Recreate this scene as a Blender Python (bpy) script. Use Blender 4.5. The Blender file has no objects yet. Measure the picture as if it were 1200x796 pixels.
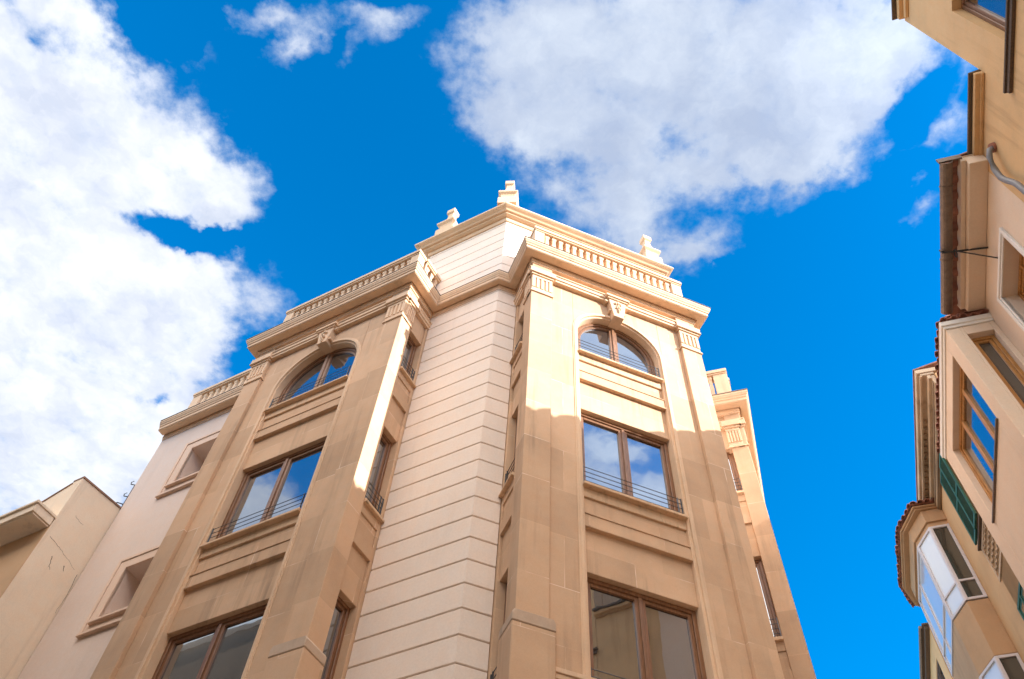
import bpy, bmesh, math, random
from math import sin, cos, pi, radians, sqrt, atan2, hypot
from mathutils import Vector, Matrix
random.seed(7)
scene = bpy.context.scene
COL = scene.collection

# ------------------------------------------------------------------ helpers
def V2(a, b): return Vector((a, b, 0.0))

class Frame:
    """origin o, along-facade axis d, outward normal n (horizontal), z up"""
    def __init__(s, o, d, n):
        s.o = Vector((o[0], o[1], 0)); s.d = Vector((d[0], d[1], 0)); s.n = Vector((n[0], n[1], 0))
    def P(s, u, v, z): return s.o + s.d * u + s.n * v + Vector((0, 0, z))

class MB:
    def __init__(s): s.bm = bmesh.new(); s.uv = s.bm.verts.layers.float_vector.new('st')
    def vert(s, p, st):
        v = s.bm.verts.new(p); v[s.uv] = (st[0], st[1], 0); return v
    def face(s, vs):
        try: return s.bm.faces.new(vs)
        except ValueError: return None
    def box(s, f, u0, u1, v0, v1, z0, z1):
        if u0 > u1: u0, u1 = u1, u0
        if v0 > v1: v0, v1 = v1, v0
        c = [s.vert(f.P(u, v, z), (u - v, z)) for z in (z0, z1) for (u, v) in ((u0, v0), (u1, v0), (u1, v1), (u0, v1))]
        for q in ((0, 1, 2, 3), (4, 5, 6, 7), (0, 1, 5, 4), (1, 2, 6, 5), (2, 3, 7, 6), (3, 0, 4, 7)):
            s.face([c[i] for i in q])
        return s
    def prism(s, f, pts, v0, v1):
        """polygon pts (u,z) extruded from v0 to v1"""
        a = [s.vert(f.P(u, v0, z), (u - v0, z)) for u, z in pts]
        b = [s.vert(f.P(u, v1, z), (u - v1, z)) for u, z in pts]
        n = len(pts)
        s.face(a); s.face(list(reversed(b)))
        for i in range(n): s.face([a[i], a[(i + 1) % n], b[(i + 1) % n], b[i]])
        return s
    def band(s, f, inner, outer, v0, v1):
        """strip between two open (u,z) polylines, extruded"""
        A = [(s.vert(f.P(i[0], v0, i[1]), (i[0], i[1])), s.vert(f.P(o[0], v0, o[1]), (o[0], o[1])),
              s.vert(f.P(o[0], v1, o[1]), (o[0], o[1])), s.vert(f.P(i[0], v1, i[1]), (i[0], i[1]))) for i, o in zip(inner, outer)]
        for k in range(len(A) - 1):
            p, q = A[k], A[k + 1]
            for j in range(4): s.face([p[j], p[(j + 1) % 4], q[(j + 1) % 4], q[j]])
        s.face(list(A[0])); s.face(list(reversed(A[-1])))
        return s
    def poly(s, pts, z0, z1):
        """plan polygon (world xy) extruded in z"""
        L = [0]
        for i in range(1, len(pts) + 1):
            a, b = pts[i - 1], pts[i % len(pts)]; L.append(L[-1] + hypot(b[0] - a[0], b[1] - a[1]))
        a = [s.vert(Vector((p[0], p[1], z0)), (L[i], z0)) for i, p in enumerate(pts)]
        b = [s.vert(Vector((p[0], p[1], z1)), (L[i], z1)) for i, p in enumerate(pts)]
        n = len(pts); s.face(a); s.face(list(reversed(b)))
        for i in range(n): s.face([a[i], a[(i + 1) % n], b[(i + 1) % n], b[i]])
        return s
    def sweep(s, path, prof, scales=None, closed_prof=True):
        rows = []
        lens = [0]
        for i in range(1, len(path)): lens.append(lens[-1] + hypot(path[i][0] - path[i - 1][0], path[i][1] - path[i - 1][1]))
        for o, z in prof:
            pts = offset(path, o, scales)
            rows.append([s.vert(Vector((p[0], p[1], z)), (lens[i], z + o)) for i, p in enumerate(pts)])
        m = len(prof)
        for k in range(m if closed_prof else m - 1):
            a, b = rows[k], rows[(k + 1) % m]
            for i in range(len(path) - 1): s.face([a[i], a[i + 1], b[i + 1], b[i]])
        if closed_prof:
            s.face([r[0] for r in rows]); s.face([r[-1] for r in reversed(rows)])
        return s
    def tube(s, pts, r, seg=8, caps=True, r1=None):
        pts = [Vector(p) for p in pts]; rings = []
        for i, p in enumerate(pts):
            if i == 0: t = pts[1] - pts[0]
            elif i == len(pts) - 1: t = pts[-1] - pts[-2]
            else: t = (pts[i + 1] - pts[i]).normalized() + (pts[i] - pts[i - 1]).normalized()
            t.normalize(); ref = Vector((0, 0, 1)) if abs(t.z) < .9 else Vector((1, 0, 0))
            x = t.cross(ref).normalized(); y = t.cross(x)
            rr = r if r1 is None else r + (r1 - r) * i / (len(pts) - 1)
            rings.append([s.vert(p + (x * cos(a) + y * sin(a)) * rr, (a * r, i)) for a in [2 * pi * k / seg for k in range(seg)]])
        for a, b in zip(rings, rings[1:]):
            for k in range(seg): s.face([a[k], a[(k + 1) % seg], b[(k + 1) % seg], b[k]])
        if caps: s.face(rings[0]); s.face(list(reversed(rings[-1])))
        return s
    def lathe4(s, f, u, v, prof):
        """square-section turned piece: prof (halfwidth, z)"""
        rings = []
        for h, z in prof:
            rings.append([s.vert(f.P(u + a * h, v + b * h, z), (a * h + b * h, z)) for a, b in ((-1, -1), (1, -1), (1, 1), (-1, 1))])
        for a, b in zip(rings, rings[1:]):
            for k in range(4): s.face([a[k], a[(k + 1) % 4], b[(k + 1) % 4], b[k]])
        s.face(rings[0]); s.face(list(reversed(rings[-1])))
        return s
    def ball(s, c, rx, ry, rz, ax=None):
        r = bmesh.ops.create_icosphere(s.bm, subdivisions=1, radius=1.0)
        ax = ax or (Vector((1, 0, 0)), Vector((0, 1, 0)), Vector((0, 0, 1)))
        for v in r['verts']:
            q = v.co.copy(); v.co = Vector(c) + ax[0] * q.x * rx + ax[1] * q.y * ry + ax[2] * q.z * rz; v[s.uv] = (q.x, q.z, 0)
        return s
    def build(s, name, mat, parent=None, bevel=0.0, smooth=False, loc=None):
        bmesh.ops.recalc_face_normals(s.bm, faces=s.bm.faces[:])
        me = bpy.data.meshes.new(name)
        uvl = s.bm.loops.layers.uv.new('UVMap')
        for f in s.bm.faces:
            f.smooth = smooth
            for l in f.loops: l[uvl].uv = (l.vert[s.uv][0], l.vert[s.uv][1])
        base = Vector((0, 0, 0))
        p = parent
        while p is not None:
            base = base + Vector(p.location); p = p.parent
        if loc is not None: base = base + Vector(loc)
        for v in s.bm.verts: v.co -= base
        s.bm.to_mesh(me); s.bm.free()
        o = bpy.data.objects.new(name, me); COL.objects.link(o)
        me.materials.append(mat)
        o.parent = parent
        if loc is not None: o.location = loc
        if bevel > 0:
            m = o.modifiers.new('edge', 'BEVEL'); m.width = bevel; m.segments = 1; m.limit_method = 'ANGLE'; m.angle_limit = radians(50)
        return o

def offset(path, o, scales=None):
    """offset an open polyline (outward = right of travel), mitred; scales = per edge factor"""
    n = len(path); E = []
    for i in range(n - 1):
        d = Vector((path[i + 1][0] - path[i][0], path[i + 1][1] - path[i][1])).normalized()
        nn = Vector((d.y, -d.x)); k = o * (scales[i] if scales else 1.0)
        E.append((Vector((path[i][0], path[i][1])) + nn * k, d, nn, Vector((path[i + 1][0], path[i + 1][1])) + nn * k))
    out = [E[0][0]]
    for i in range(1, n - 1):
        p, d = E[i - 1][0], E[i - 1][1]; q, e = E[i][0], E[i][1]
        cr = d.x * e.y - d.y * e.x
        if abs(cr) < 1e-4: out.append(E[i][0]); continue
        t = ((q.x - p.x) * e.y - (q.y - p.y) * e.x) / cr
        out.append(p + d * t)
    out.append(E[-1][3])
    return out

def thing(name, loc, label, cat, group=None):
    o = bpy.data.objects.new(name, None); COL.objects.link(o); o.location = loc
    o.empty_display_size = .3
    o['label'] = label; o['category'] = cat
    if group: o['group'] = group
    return o

# ------------------------------------------------------------------ materials
def newmat(name):
    m = bpy.data.materials.new(name); m.use_nodes = True
    nt = m.node_tree; nt.nodes.clear()
    out = nt.nodes.new('ShaderNodeOutputMaterial'); b = nt.nodes.new('ShaderNodeBsdfPrincipled')
    nt.links.new(b.outputs[0], out.inputs[0])
    return m, nt, b, out
def nd(nt, t, **kw):
    n = nt.nodes.new(t)
    for k, v in kw.items(): setattr(n, k, v)
    return n
def noise(nt, vec, scale, detail=5, rough=.55, dim='3D'):
    n = nd(nt, 'ShaderNodeTexNoise'); n.inputs['Scale'].default_value = scale
    n.inputs['Detail'].default_value = detail; n.inputs['Roughness'].default_value = rough
    if vec is not None: nt.links.new(vec, n.inputs['Vector'])
    return n.outputs[0]
def ramp(nt, fac, stops):
    r = nd(nt, 'ShaderNodeValToRGB'); cr = r.color_ramp
    while len(cr.elements) < len(stops): cr.elements.new(.5)
    for e, (p, c) in zip(cr.elements, stops):
        e.position = p; e.color = (c[0], c[1], c[2], 1) if isinstance(c, tuple) else (c, c, c, 1)
    nt.links.new(fac, r.inputs[0]); return r.outputs[0]
def mix(nt, fac, a, b, mode='MIX'):
    m = nd(nt, 'ShaderNodeMix', data_type='RGBA', blend_type=mode)
    def put(s, x):
        if isinstance(x, (tuple, list)): s.default_value = (x[0], x[1], x[2], 1)
        elif isinstance(x, (int, float)): s.default_value = x
        else: nt.links.new(x, s)
    put(m.inputs[0], fac); put(m.inputs[6], a); put(m.inputs[7], b)
    return m.outputs[2]
def mathn(nt, op, a, b=None, clamp=False):
    m = nd(nt, 'ShaderNodeMath', operation=op); m.use_clamp = clamp
    for i, x in enumerate((a, b)):
        if x is None: continue
        if isinstance(x, (int, float)): m.inputs[i].default_value = x
        else: nt.links.new(x, m.inputs[i])
    return m.outputs[0]
def scaled(nt, vec, sx, sy, sz):
    m = nd(nt, 'ShaderNodeMapping'); m.inputs['Scale'].default_value = (sx, sy, sz); nt.links.new(vec, m.inputs[0]); return m.outputs[0]
def bump(nt, h, b, strength=.2, dist=.01):
    n = nd(nt, 'ShaderNodeBump'); n.inputs['Strength'].default_value = strength; n.inputs['Distance'].default_value = dist
    nt.links.new(h, n.inputs['Height']); nt.links.new(n.outputs[0], b.inputs['Normal'])

def masonry(name, c, var=.18, stain=.35, stain_col=(.10, .075, .055), joints=None, rough=.9, streak=.3, fine=18, sfreq=3.2):
    """plaster or cut stone: mottling, drip streaks, optional block joints in facade coordinates"""
    m, nt, b, out = newmat(name)
    tc = nd(nt, 'ShaderNodeTexCoord'); obj = tc.outputs['Object']; uv = tc.outputs['UV']
    dark = tuple(x * (1 - var) for x in c); lite = tuple(min(.95, x * (1 + var * .55)) for x in c)
    big = noise(nt, obj, .9, 6, .6)
    col = ramp(nt, big, [(.3, dark), (.52, c), (.72, lite)])
    med = noise(nt, obj, 5.0, 6, .65)
    col = mix(nt, ramp(nt, med, [(.35, .0), (.7, .5)]), col, tuple(x * f for x, f in zip(c, (1.04, .93, .84))))
    fin = noise(nt, obj, fine * 3, 4, .7)
    col = mix(nt, .28, col, ramp(nt, fin, [(.25, .62), (.75, 1.0)]), 'MULTIPLY')
    hgt = fin
    if joints:
        bw, bh, jc, jf = joints
        br = nd(nt, 'ShaderNodeTexBrick'); br.offset = .37
        nt.links.new(uv, br.inputs['Vector'])
        br.inputs['Color1'].default_value = (.73, .72, .71, 1); br.inputs['Color2'].default_value = (1.0, 1.0, 1.0, 1)
        br.inputs['Mortar'].default_value = (.93, .93, .93, 1)
        br.inputs['Scale'].default_value = 1.0; br.inputs['Mortar Size'].default_value = .006
        br.inputs['Mortar Smooth'].default_value = .3
        br.inputs['Brick Width'].default_value = bw; br.inputs['Row Height'].default_value = bh
        col = mix(nt, .75, col, br.outputs['Color'], 'MULTIPLY')
        # old repointing: pale, broken lines
        brk = ramp(nt, noise(nt, obj, 1.7, 3, .6), [(.5, 0.0), (.66, jf)])
        col = mix(nt, mathn(nt, 'MULTIPLY', br.outputs['Fac'], brk), col, jc)
    # rain streaks, stretched downwards
    st = noise(nt, scaled(nt, obj, sfreq, sfreq, .22 if sfreq < 5 else 1.6), 1.6, 5, .6)
    spots = noise(nt, obj, .55, 4, .5)
    sf = mathn(nt, 'MULTIPLY', ramp(nt, st, [(.52, 0.0), (.75, 1.0)]), ramp(nt, spots, [(.42, .15), (.65, 1.0)]))
    col = mix(nt, mathn(nt, 'MULTIPLY', sf, streak), col, stain_col)
    pt = ramp(nt, noise(nt, obj, 2.6, 8, .72), [(.60, 0.0), (.74, 1.0)])
    col = mix(nt, mathn(nt, 'MULTIPLY', pt, stain), col, tuple(x * .62 for x in c))
    nt.links.new(col, b.inputs['Base Color'])
    b.inputs['Roughness'].default_value = rough
    b.inputs['Specular IOR Level'].default_value = .25
    bump(nt, mathn(nt, 'ADD', mathn(nt, 'MULTIPLY', med, .6), mathn(nt, 'MULTIPLY', fin, .4)), b, .18, .012)
    return m

def simple(name, c, rough=.5, metal=0.0, var=.15, scale=12, spec=.4):
    m, nt, b, out = newmat(name)
    tc = nd(nt, 'ShaderNodeTexCoord')
    n = noise(nt, tc.outputs['Object'], scale, 5, .6)
    nt.links.new(ramp(nt, n, [(.3, tuple(x * (1 - var) for x in c)), (.7, tuple(min(1, x * (1 + var)) for x in c))]), b.inputs['Base Color'])
    b.inputs['Roughness'].default_value = rough; b.inputs['Metallic'].default_value = metal
    b.inputs['Specular IOR Level'].default_value = spec
    bump(nt, n, b, .08, .004)
    return m

def wood(name, c, rough=.45):
    m, nt, b, out = newmat(name)
    tc = nd(nt, 'ShaderNodeTexCoord')
    g = noise(nt, scaled(nt, tc.outputs['Object'], 9, 9, 1.2), 4, 5, .6)
    nt.links.new(ramp(nt, g, [(.3, tuple(x * .62 for x in c)), (.6, c), (.8, tuple(x * 1.25 for x in c))]), b.inputs['Base Color'])
    b.inputs['Roughness'].default_value = rough
    bump(nt, g, b, .1, .003)
    return m

def glass(name, tint=(.012, .016, .02), refl=.33, gcol=(.82, .9, 1.0)):
    m, nt, b, out = newmat(name)
    tc = nd(nt, 'ShaderNodeTexCoord')
    b.inputs['Base Color'].default_value = (*tint, 1); b.inputs['Roughness'].default_value = .12
    g = nd(nt, 'ShaderNodeBsdfGlossy'); g.inputs['Color'].default_value = (*gcol, 1); g.inputs['Roughness'].default_value = .012
    bp = nd(nt, 'ShaderNodeBump'); bp.inputs['Strength'].default_value = .05; bp.inputs['Distance'].default_value = .02
    nt.links.new(noise(nt, tc.outputs['Object'], 1.6, 2, .5), bp.inputs['Height']); nt.links.new(bp.outputs[0], g.inputs['Normal'])
    lw = nd(nt, 'ShaderNodeLayerWeight'); lw.inputs['Blend'].default_value = .28
    fac = mathn(nt, 'ADD', mathn(nt, 'MULTIPLY', lw.outputs['Fresnel'], .8), refl, True)
    mx = nd(nt, 'ShaderNodeMixShader'); nt.links.new(fac, mx.inputs[0]); nt.links.new(b.outputs[0], mx.inputs[1]); nt.links.new(g.outputs[0], mx.inputs[2])
    nt.links.new(mx.outputs[0], out.inputs[0])
    return m

STONE = (.70, .475, .31)
M = {}
M['stone'] = masonry('warm_cut_stone', STONE, .16, .28, joints=(1.25, .93, (.86, .70, .55), .85), streak=.5)
M['stone_trim'] = masonry('weathered_stone_trim', (.74, .53, .36), .15, .28, streak=.34, stain_col=(.085, .065, .05))
M['siding'] = masonry('pink_render', (.84, .72, .625), .05, .08, streak=.10, fine=10)
M['groove'] = masonry('groove_shade_mortar', (.60, .44, .32), .1, .1, streak=.05)
M['plaster'] = masonry('smooth_pale_plaster', (.71, .59, .515), .06, .10, streak=.10, fine=10)
M['cream'] = masonry('old_cream_plaster', (.84, .70, .54), .08, .22, streak=.35, fine=12)
M['cream2'] = masonry('cream_painted_plaster', (.73, .58, .44), .06, .10, streak=.10, fine=12)
M['ochre'] = masonry('ochre_plaster', (.68, .44, .22), .15, .35, streak=.45, stain_col=(.24, .13, .05), fine=14)
M['tan'] = masonry('tan_plaster', (.56, .36, .19), .14, .3, streak=.3, stain_col=(.16, .09, .045))
M['apron'] = masonry('brown_tan_plaster', (.45, .285, .16), .15, .35, streak=.4, stain_col=(.14, .085, .05))
M['oldstone'] = masonry('dirty_old_stone', (.52, .40, .28), .35, .8, streak=.8, stain_col=(.045, .036, .028))
M['oldcap'] = masonry('grey_weathered_cap', (.58, .44, .33), .3, .6, streak=.9, stain_col=(.12, .10, .085))
M['surround'] = masonry('window_surround_render', (.74, .56, .44), .08, .14, streak=.2)
M['sill'] = masonry('drip_stained_stone', (.70, .49, .32), .2, .45, streak=.85, stain_col=(.13, .10, .075), sfreq=9)
M['orange'] = masonry('orange_plaster', (.62, .40, .23), .10, .15, streak=.15)
M['roofslab'] = masonry('roof_screed', (.40, .33, .27), .2, .3)
M['wood'] = wood('brown_window_wood', (.24, .11, .05))
M['wood2'] = wood('honey_window_wood', (.46, .21, .055))
M['darkwood'] = wood('dark_old_wood', (.11, .065, .035), .7)
M['whitealu'] = simple('white_window_frame', (.52, .48, .48), .45, 0, .05)
M['whitetrim'] = simple('white_painted_trim', (.74, .69, .62), .6, 0, .05)
M['iron'] = simple('dark_iron', (.035, .032, .03), .55, .4, .3)
M['rail'] = simple('grey_steel_rod', (.10, .10, .105), .4, .7, .2)
M['zinc'] = simple('brown_grey_gutter_metal', (.17, .125, .095), .5, .35, .2)
M['pipe'] = simple('grey_pipe', (.20, .185, .18), .5, 0, .12)
M['terra'] = simple('terracotta_tile', (.27, .115, .075), .8, 0, .45, 3.5)
M['olddent'] = masonry('grimy_wood_dentil', (.24, .165, .10), .35, .6, streak=.6)
M['edge'] = simple('brown_roof_edge', (.26, .15, .10), .8, 0, .3, 4)
M['brown'] = masonry('brown_facade_paint', (.20, .135, .085), .2, .4, streak=.4)
M['green'] = simple('green_shutter_paint', (.025, .10, .06), .55, 0, .3, 9)
M['glass'] = glass('window_glass')
M['glass_dim'] = glass('interior_dim_glass', (.05, .045, .035), .06)
M['glass_pale'] = glass('pale_sky_tone_glass', (.62, .66, .70), .06, (.9, .95, 1.0))  # translucent panes; whitish base also stands in for sky reflected in them

# paving
m, nt, b, out = newmat('stone_paving'); tc = nd(nt, 'ShaderNodeTexCoord')
br = nd(nt, 'ShaderNodeTexBrick'); nt.links.new(tc.outputs['Object'], br.inputs['Vector'])
br.inputs['Scale'].default_value = 1; br.inputs['Brick Width'].default_value = .8; br.inputs['Row Height'].default_value = .4
br.inputs['Mortar Size'].default_value = .008
br.inputs['Color1'].default_value = (.42, .35, .27, 1); br.inputs['Color2'].default_value = (.5, .42, .32, 1); br.inputs['Mortar'].default_value = (.2, .17, .13, 1)
nt.links.new(mix(nt, .5, br.outputs['Color'], ramp(nt, noise(nt, tc.outputs['Object'], 1.3, 6), [(.3, .7), (.7, 1.0)]), 'MULTIPLY'), b.inputs['Base Color'])
b.inputs['Roughness'].default_value = .7; M['paving'] = m

# ------------------------------------------------------------------ plan geometry
dL = V2(.85266, -.52247); nL = V2(dL.y, -dL.x)
dR = V2(.94991, .31254); nR = V2(dR.y, -dR.x)
dE = V2(.33102, .94363); nE = V2(dE.y, -dE.x)          # right-hand street runs along dE
A = V2(.311, 8.524); Cc = V2(-.383, 9.241); D = V2(-2.331, 9.376); B = D - nL * .90
E0 = V2(5.52, 12.08)
WL, WR, WE = 4.15, 3.90, 4.2
DP = 1.02                                               # plaster wing set back behind the left bay
p0 = D - nL * DP - dL * 8.0
p1 = D - nL * DP - dL * WL
p2 = D - dL * WL
p6 = A - nR * .898
p8 = A + dR * WR
p9 = p8 - nR * .9
p11 = E0 - nE * .9
def isect(p, d, q, e):
    cr = d.x * e.y - d.y * e.x; t = ((q.x - p.x) * e.y - (q.y - p.y) * e.x) / cr; return p + d * t
p10 = isect(p9, dR, p11, dE)
p13 = E0 + dE * WE
PATH = [p0, p1, p2, D, B, Cc, p6, A, p8, p9, p10, p11, E0, p13]
#        e0  e1  e2  e3 e4 e5  e6 e7  e8  e9   e10  e11 e12
bld = thing('corner_building', (0, 12, 0), 'tall pale stone corner building with two arched bays, balustrades and a roof attic', 'building')

fL = Frame(p2, dL, nL); fR = Frame(A, dR, nR); fE = Frame(E0, dE, nE)
fP = Frame(p0, dL, nL)
# side frames: u from back to front (left returns) or front to back (right returns); s = distance from the front corner
fLr = Frame(D, -nL, dL)
fRl = Frame(A, -nR, -dR)
fRr = Frame(p8, -nR, dR)
fLl = Frame(p2, -nL, -dL)
fEl = Frame(E0, -nE, -dE)

# inner mass behind all faces
core = offset(PATH, -.47)
back = [p13 - nE * 9, p0 - nL * 6.5]
mb = MB(); mb.poly([(q.x, q.y) for q in core] + [(q.x, q.y) for q in back], 0, 18.25)
mb.build('inner_wall', M['plaster'], bld)

PIT = 3.73
SILL = [15.18 - PIT * k for k in range(4)]             # underside of each sill nose
HEAD = [None, 13.53, 13.53 - PIT, 13.53 - 2 * PIT]
ZTOP = 17.95
ARC = 15.95

def arc(c, r, z, n=24, a0=180, a1=0):
    return [(c + r * cos(radians(a0 + (a1 - a0) * i / n)), z + r * sin(radians(a0 + (a1 - a0) * i / n))) for i in range(n + 1)]

def casement(f, u0, u1, z0, z1, v, arch=False, leaves=2, mat='wood', gl='glass', rail=True, fw=.07, parent=None, name='window'):
    """timber window: outer frame, leaves, meeting stile; sub-parts pane and railing"""
    mb = MB(); c = (u0 + u1) / 2; R = (u1 - u0) / 2
    if arch:
        zs = arch
        for a, b_, va, vb in ((R, R - fw, v - .09, v), (R - fw, R - fw - .06, v - .08, v - .025)):
            mb.band(f, [(c - b_, z0)] + arc(c, b_, zs) + [(c + b_, z0)], [(c - a, z0)] + arc(c, a, zs) + [(c + a, z0)], va, vb)
        top = zs + R - .05
    else:
        mb.box(f, u0, u0 + fw, v - .09, v, z0, z1); mb.box(f, u1 - fw, u1, v - .09, v, z0, z1)
        mb.box(f, u0 + fw, u1 - fw, v - .09, v, z1 - fw, z1)
        k = .06
        mb.box(f, u0 + fw, u0 + fw + k, v - .08, v - .025, z0 + .05, z1 - fw); mb.box(f, u1 - fw - k, u1 - fw, v - .08, v - .025, z0 + .05, z1 - fw)
        mb.box(f, u0 + fw + k, u1 - fw - k, v - .08, v - .025, z1 - fw - k, z1 - fw)
        top = z1 - fw
    mb.box(f, u0 + fw * (0 if not arch else 1), u1 - fw * (0 if not arch else 1), v - .085, v - .004, z0, z0 + .05)
    mb.box(f, u0 + fw + .06, u1 - fw - .06, v - .08, v - .03, z0 + .05, z0 + .115)
    if leaves == 2:
        mb.box(f, c - .085, c + .085, v - .078, v - .02, z0 + .118, top - .03)
        mb.box(f, c - .03, c + .03, v - .02, v + .004, z0 + .06, top - .01)
    elif leaves == 3:
        for t in (1 / 3, 2 / 3):
            x = u0 + (u1 - u0) * t; mb.box(f, x - .06, x + .06, v - .078, v - .015, z0 + .118, top)
    w = mb.build(name, M[mat], parent, bevel=.006)
    g = MB()
    if arch:
        pts = [(c - R + fw, z0 + .06)] + arc(c, R - fw, zs) + [(c + R - fw, z0 + .06)]
        g.prism(f, pts, v - .066, v - .058)
    else: g.box(f, u0 + fw * .5, u1 - fw * .5, v - .066, v - .058, z0 + .03, z1 - fw * .5)
    g.build('pane', M[gl], w)
    if rail:
        r = MB(); vr = v + .12
        for i in range(4):
            zz = z0 + .10 + i * .105
            r.tube([f.P(u0 + .015, vr, zz), f.P(u1 - .015, vr, zz)], .0065, 6)
        for uu in (u0 + .010, u1 - .075, u1 - .010):
            r.box(f, uu - .006, uu + .006, vr - .012, vr + .012, z0 + .01, z0 + .43)
        r.build('railing', M['rail'], w)
    return w

def bay_front(f, W, left_u, right_u, arch_c, lowz=0.0):
    """pilasters, panels, arched recess with windows and spandrels"""
    a, b = left_u, right_u; R = (b - a) / 2; c = (a + b) / 2
    w = MB()
    w.box(f, 0, .46, -.36, 0, lowz, ZTOP); w.box(f, W - .46, W, -.36, 0, lowz, ZTOP)
    vp = -.075
    w.box(f, .46, a - .10, -.44, vp, lowz, ZTOP); w.box(f, b + .10, W - .46, -.44, vp, lowz, ZTOP)
    # wall above the arch
    ar = [(a - .10, ARC)] + arc(c, R + .10, ARC, 28) + [(b + .10, ARC)]
    ar = arc(c, R + .10, ARC, 28)
    w.band(f, ar, [(u, ZTOP) for u, z in ar], -.44, vp)
    w.build('bay_wall', M['stone'], bld, bevel=.008)
    # archivolt and jamb moulding in two steps
    m_ = MB()
    for r0, r1, v1 in ((R + .045, R + .10, vp + .022), (R, R + .05, vp - .018)):
        m_.band(f, [(c - r0, lowz)] + arc(c, r0, ARC, 32) + [(c + r0, lowz)], [(c - r1, lowz)] + arc(c, r1, ARC, 32) + [(c + r1, lowz)], -.43, v1)
    m_.band(f, [(c - R - .09, lowz)] + arc(c, R + .09, ARC, 32) + [(c + R + .09, lowz)], [(c - R - .125, lowz)] + arc(c, R + .125, ARC, 32) + [(c + R + .125, lowz)], -.2, vp + .012)
    m_.build('archivolt', M['stone_trim'], bld, bevel=.005)
    # spandrels under each sill
    for k in range(4):
        zs = SILL[k]
        s_ = MB()
        hz = HEAD[k + 1] if k < 3 else 0.0
        s_.box(f, a, b, -.44, -.17, hz, zs - .84)                    # lintel field
        s_.box(f, a, b, -.44, -.095, zs - .84, zs - .80)
        s_.box(f, a, b, -.44, -.115, zs - .80, zs - .57)              # proud band
        s_.box(f, a, b, -.44, -.10, zs - .57, zs - .545)
        s_.box(f, a, b, -.44, -.155, zs - .545, zs - .19)             # panel
        s_.build('spandrel_panel', M['stone'], bld, bevel=.006)
        s2 = MB(); s2.box(f, a, b, -.40, -.12, zs - .189, zs); s2.box(f, a - .012, b + .012, -.40, -.03, zs + .002, zs + .045); s2.box(f, a - .006, b + .006, -.395, -.045, zs + .047, zs + .08)
        s2.build('window_sill', M['sill'], bld, bevel=.007)
        if k == 0: casement(f, a + .004, b - .004, zs + .082, None, -.235, arch=ARC, parent=bld)
        elif k < 3: casement(f, a + .004, b - .004, zs + .082, HEAD[k] - .004, -.25, parent=bld)
    # keystone
    k_ = MB(); vk = .075
    k_.prism(f, [(c - .115, ARC + R - .035), (c + .115, ARC + R - .035), (c + .20, 17.44), (c - .20, 17.44)], -.3, vk)
    k_.box(f, c - .235, c + .235, -.2, vk + .03, 17.442, 17.49); k_.box(f, c - .275, c + .275, -.2, vk + .06, 17.492, 17.56); k_.box(f, c - .25, c + .25, -.2, vk + .035, 17.562, 17.62)
    for sg in (-1, 1):                                                # side scrolls
        k_.tube([f.P(c + sg * .235, vk - .03, 17.40), f.P(c + sg * .235, -.1, 17.40)], .05, 8)
        k_.tube([f.P(c + sg * .16, vk - .03, 17.05), f.P(c + sg * .16, -.1, 17.05)], .032, 8)
    kk = k_.build('keystone', M['stone_trim'], bld, bevel=.006)
    l_ = MB(); ax = (f.d, f.n, Vector((0, 0, 1)))
    for du, dz, rx, rz in ((0, 17.34, .05, .07), (-.055, 17.30, .035, .055), (.055, 17.30, .035, .055), (0, 17.20, .035, .08), (-.035, 17.13, .03, .05), (.035, 17.13, .03, .05), (0, 17.05, .028, .06), (0, 16.98, .02, .04)):
        l_.ball(f.P(c + du, vk + .008, dz), rx, .04, rz, ax)
    l_.build('carved_flower', M['stone_trim'], kk, smooth=True)

def side_wall(f, depth=.90, windows=True, gl='glass'):
    """return wall of a bay; s = distance behind the front corner, outward normal f.n"""
    w = MB(); s0, s1 = .36, .84
    s0 = .3605
    w.box(f, s1, depth + .05, -.40, -.012, 0, ZTOP)
    tops = [16.74, 13.50, 13.50 - PIT, 13.50 - 2 * PIT]
    w.box(f, s0, s1, -.40, -.05, tops[0], ZTOP)
    for k in range(4):
        zs = SILL[k] + .02; hz = tops[k + 1] if k < 3 else 0
        w.box(f, s0, s1, -.40, -.055, hz, zs - .84)
        w.box(f, s0, s1, -.40, -.006, zs - .84, zs - .57)
        w.box(f, s0, s1, -.40, -.04, zs - .57, zs - .19)
        w.box(f, s0, s1, -.40, -.018, zs - .19, zs)
    w.build('bay_side_wall', M['stone'], bld, bevel=.006)
    for k in range(4):
        zs = SILL[k] + .02
        s2 = MB(); s2.box(f, s0 - .005, depth - .006, -.3, .05, zs + .002, zs + .05); s2.box(f, s0, depth - .012, -.3, .03, zs + .052, zs + .085)
        s2.build('window_sill', M['sill'], bld, bevel=.006)
        if windows and k < 3:
            casement(f, s0 + .004, s1 - .004, zs + .088, tops[k] - .004, -.15, leaves=1, fw=.06, parent=bld, rail=True, gl=gl)

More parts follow.
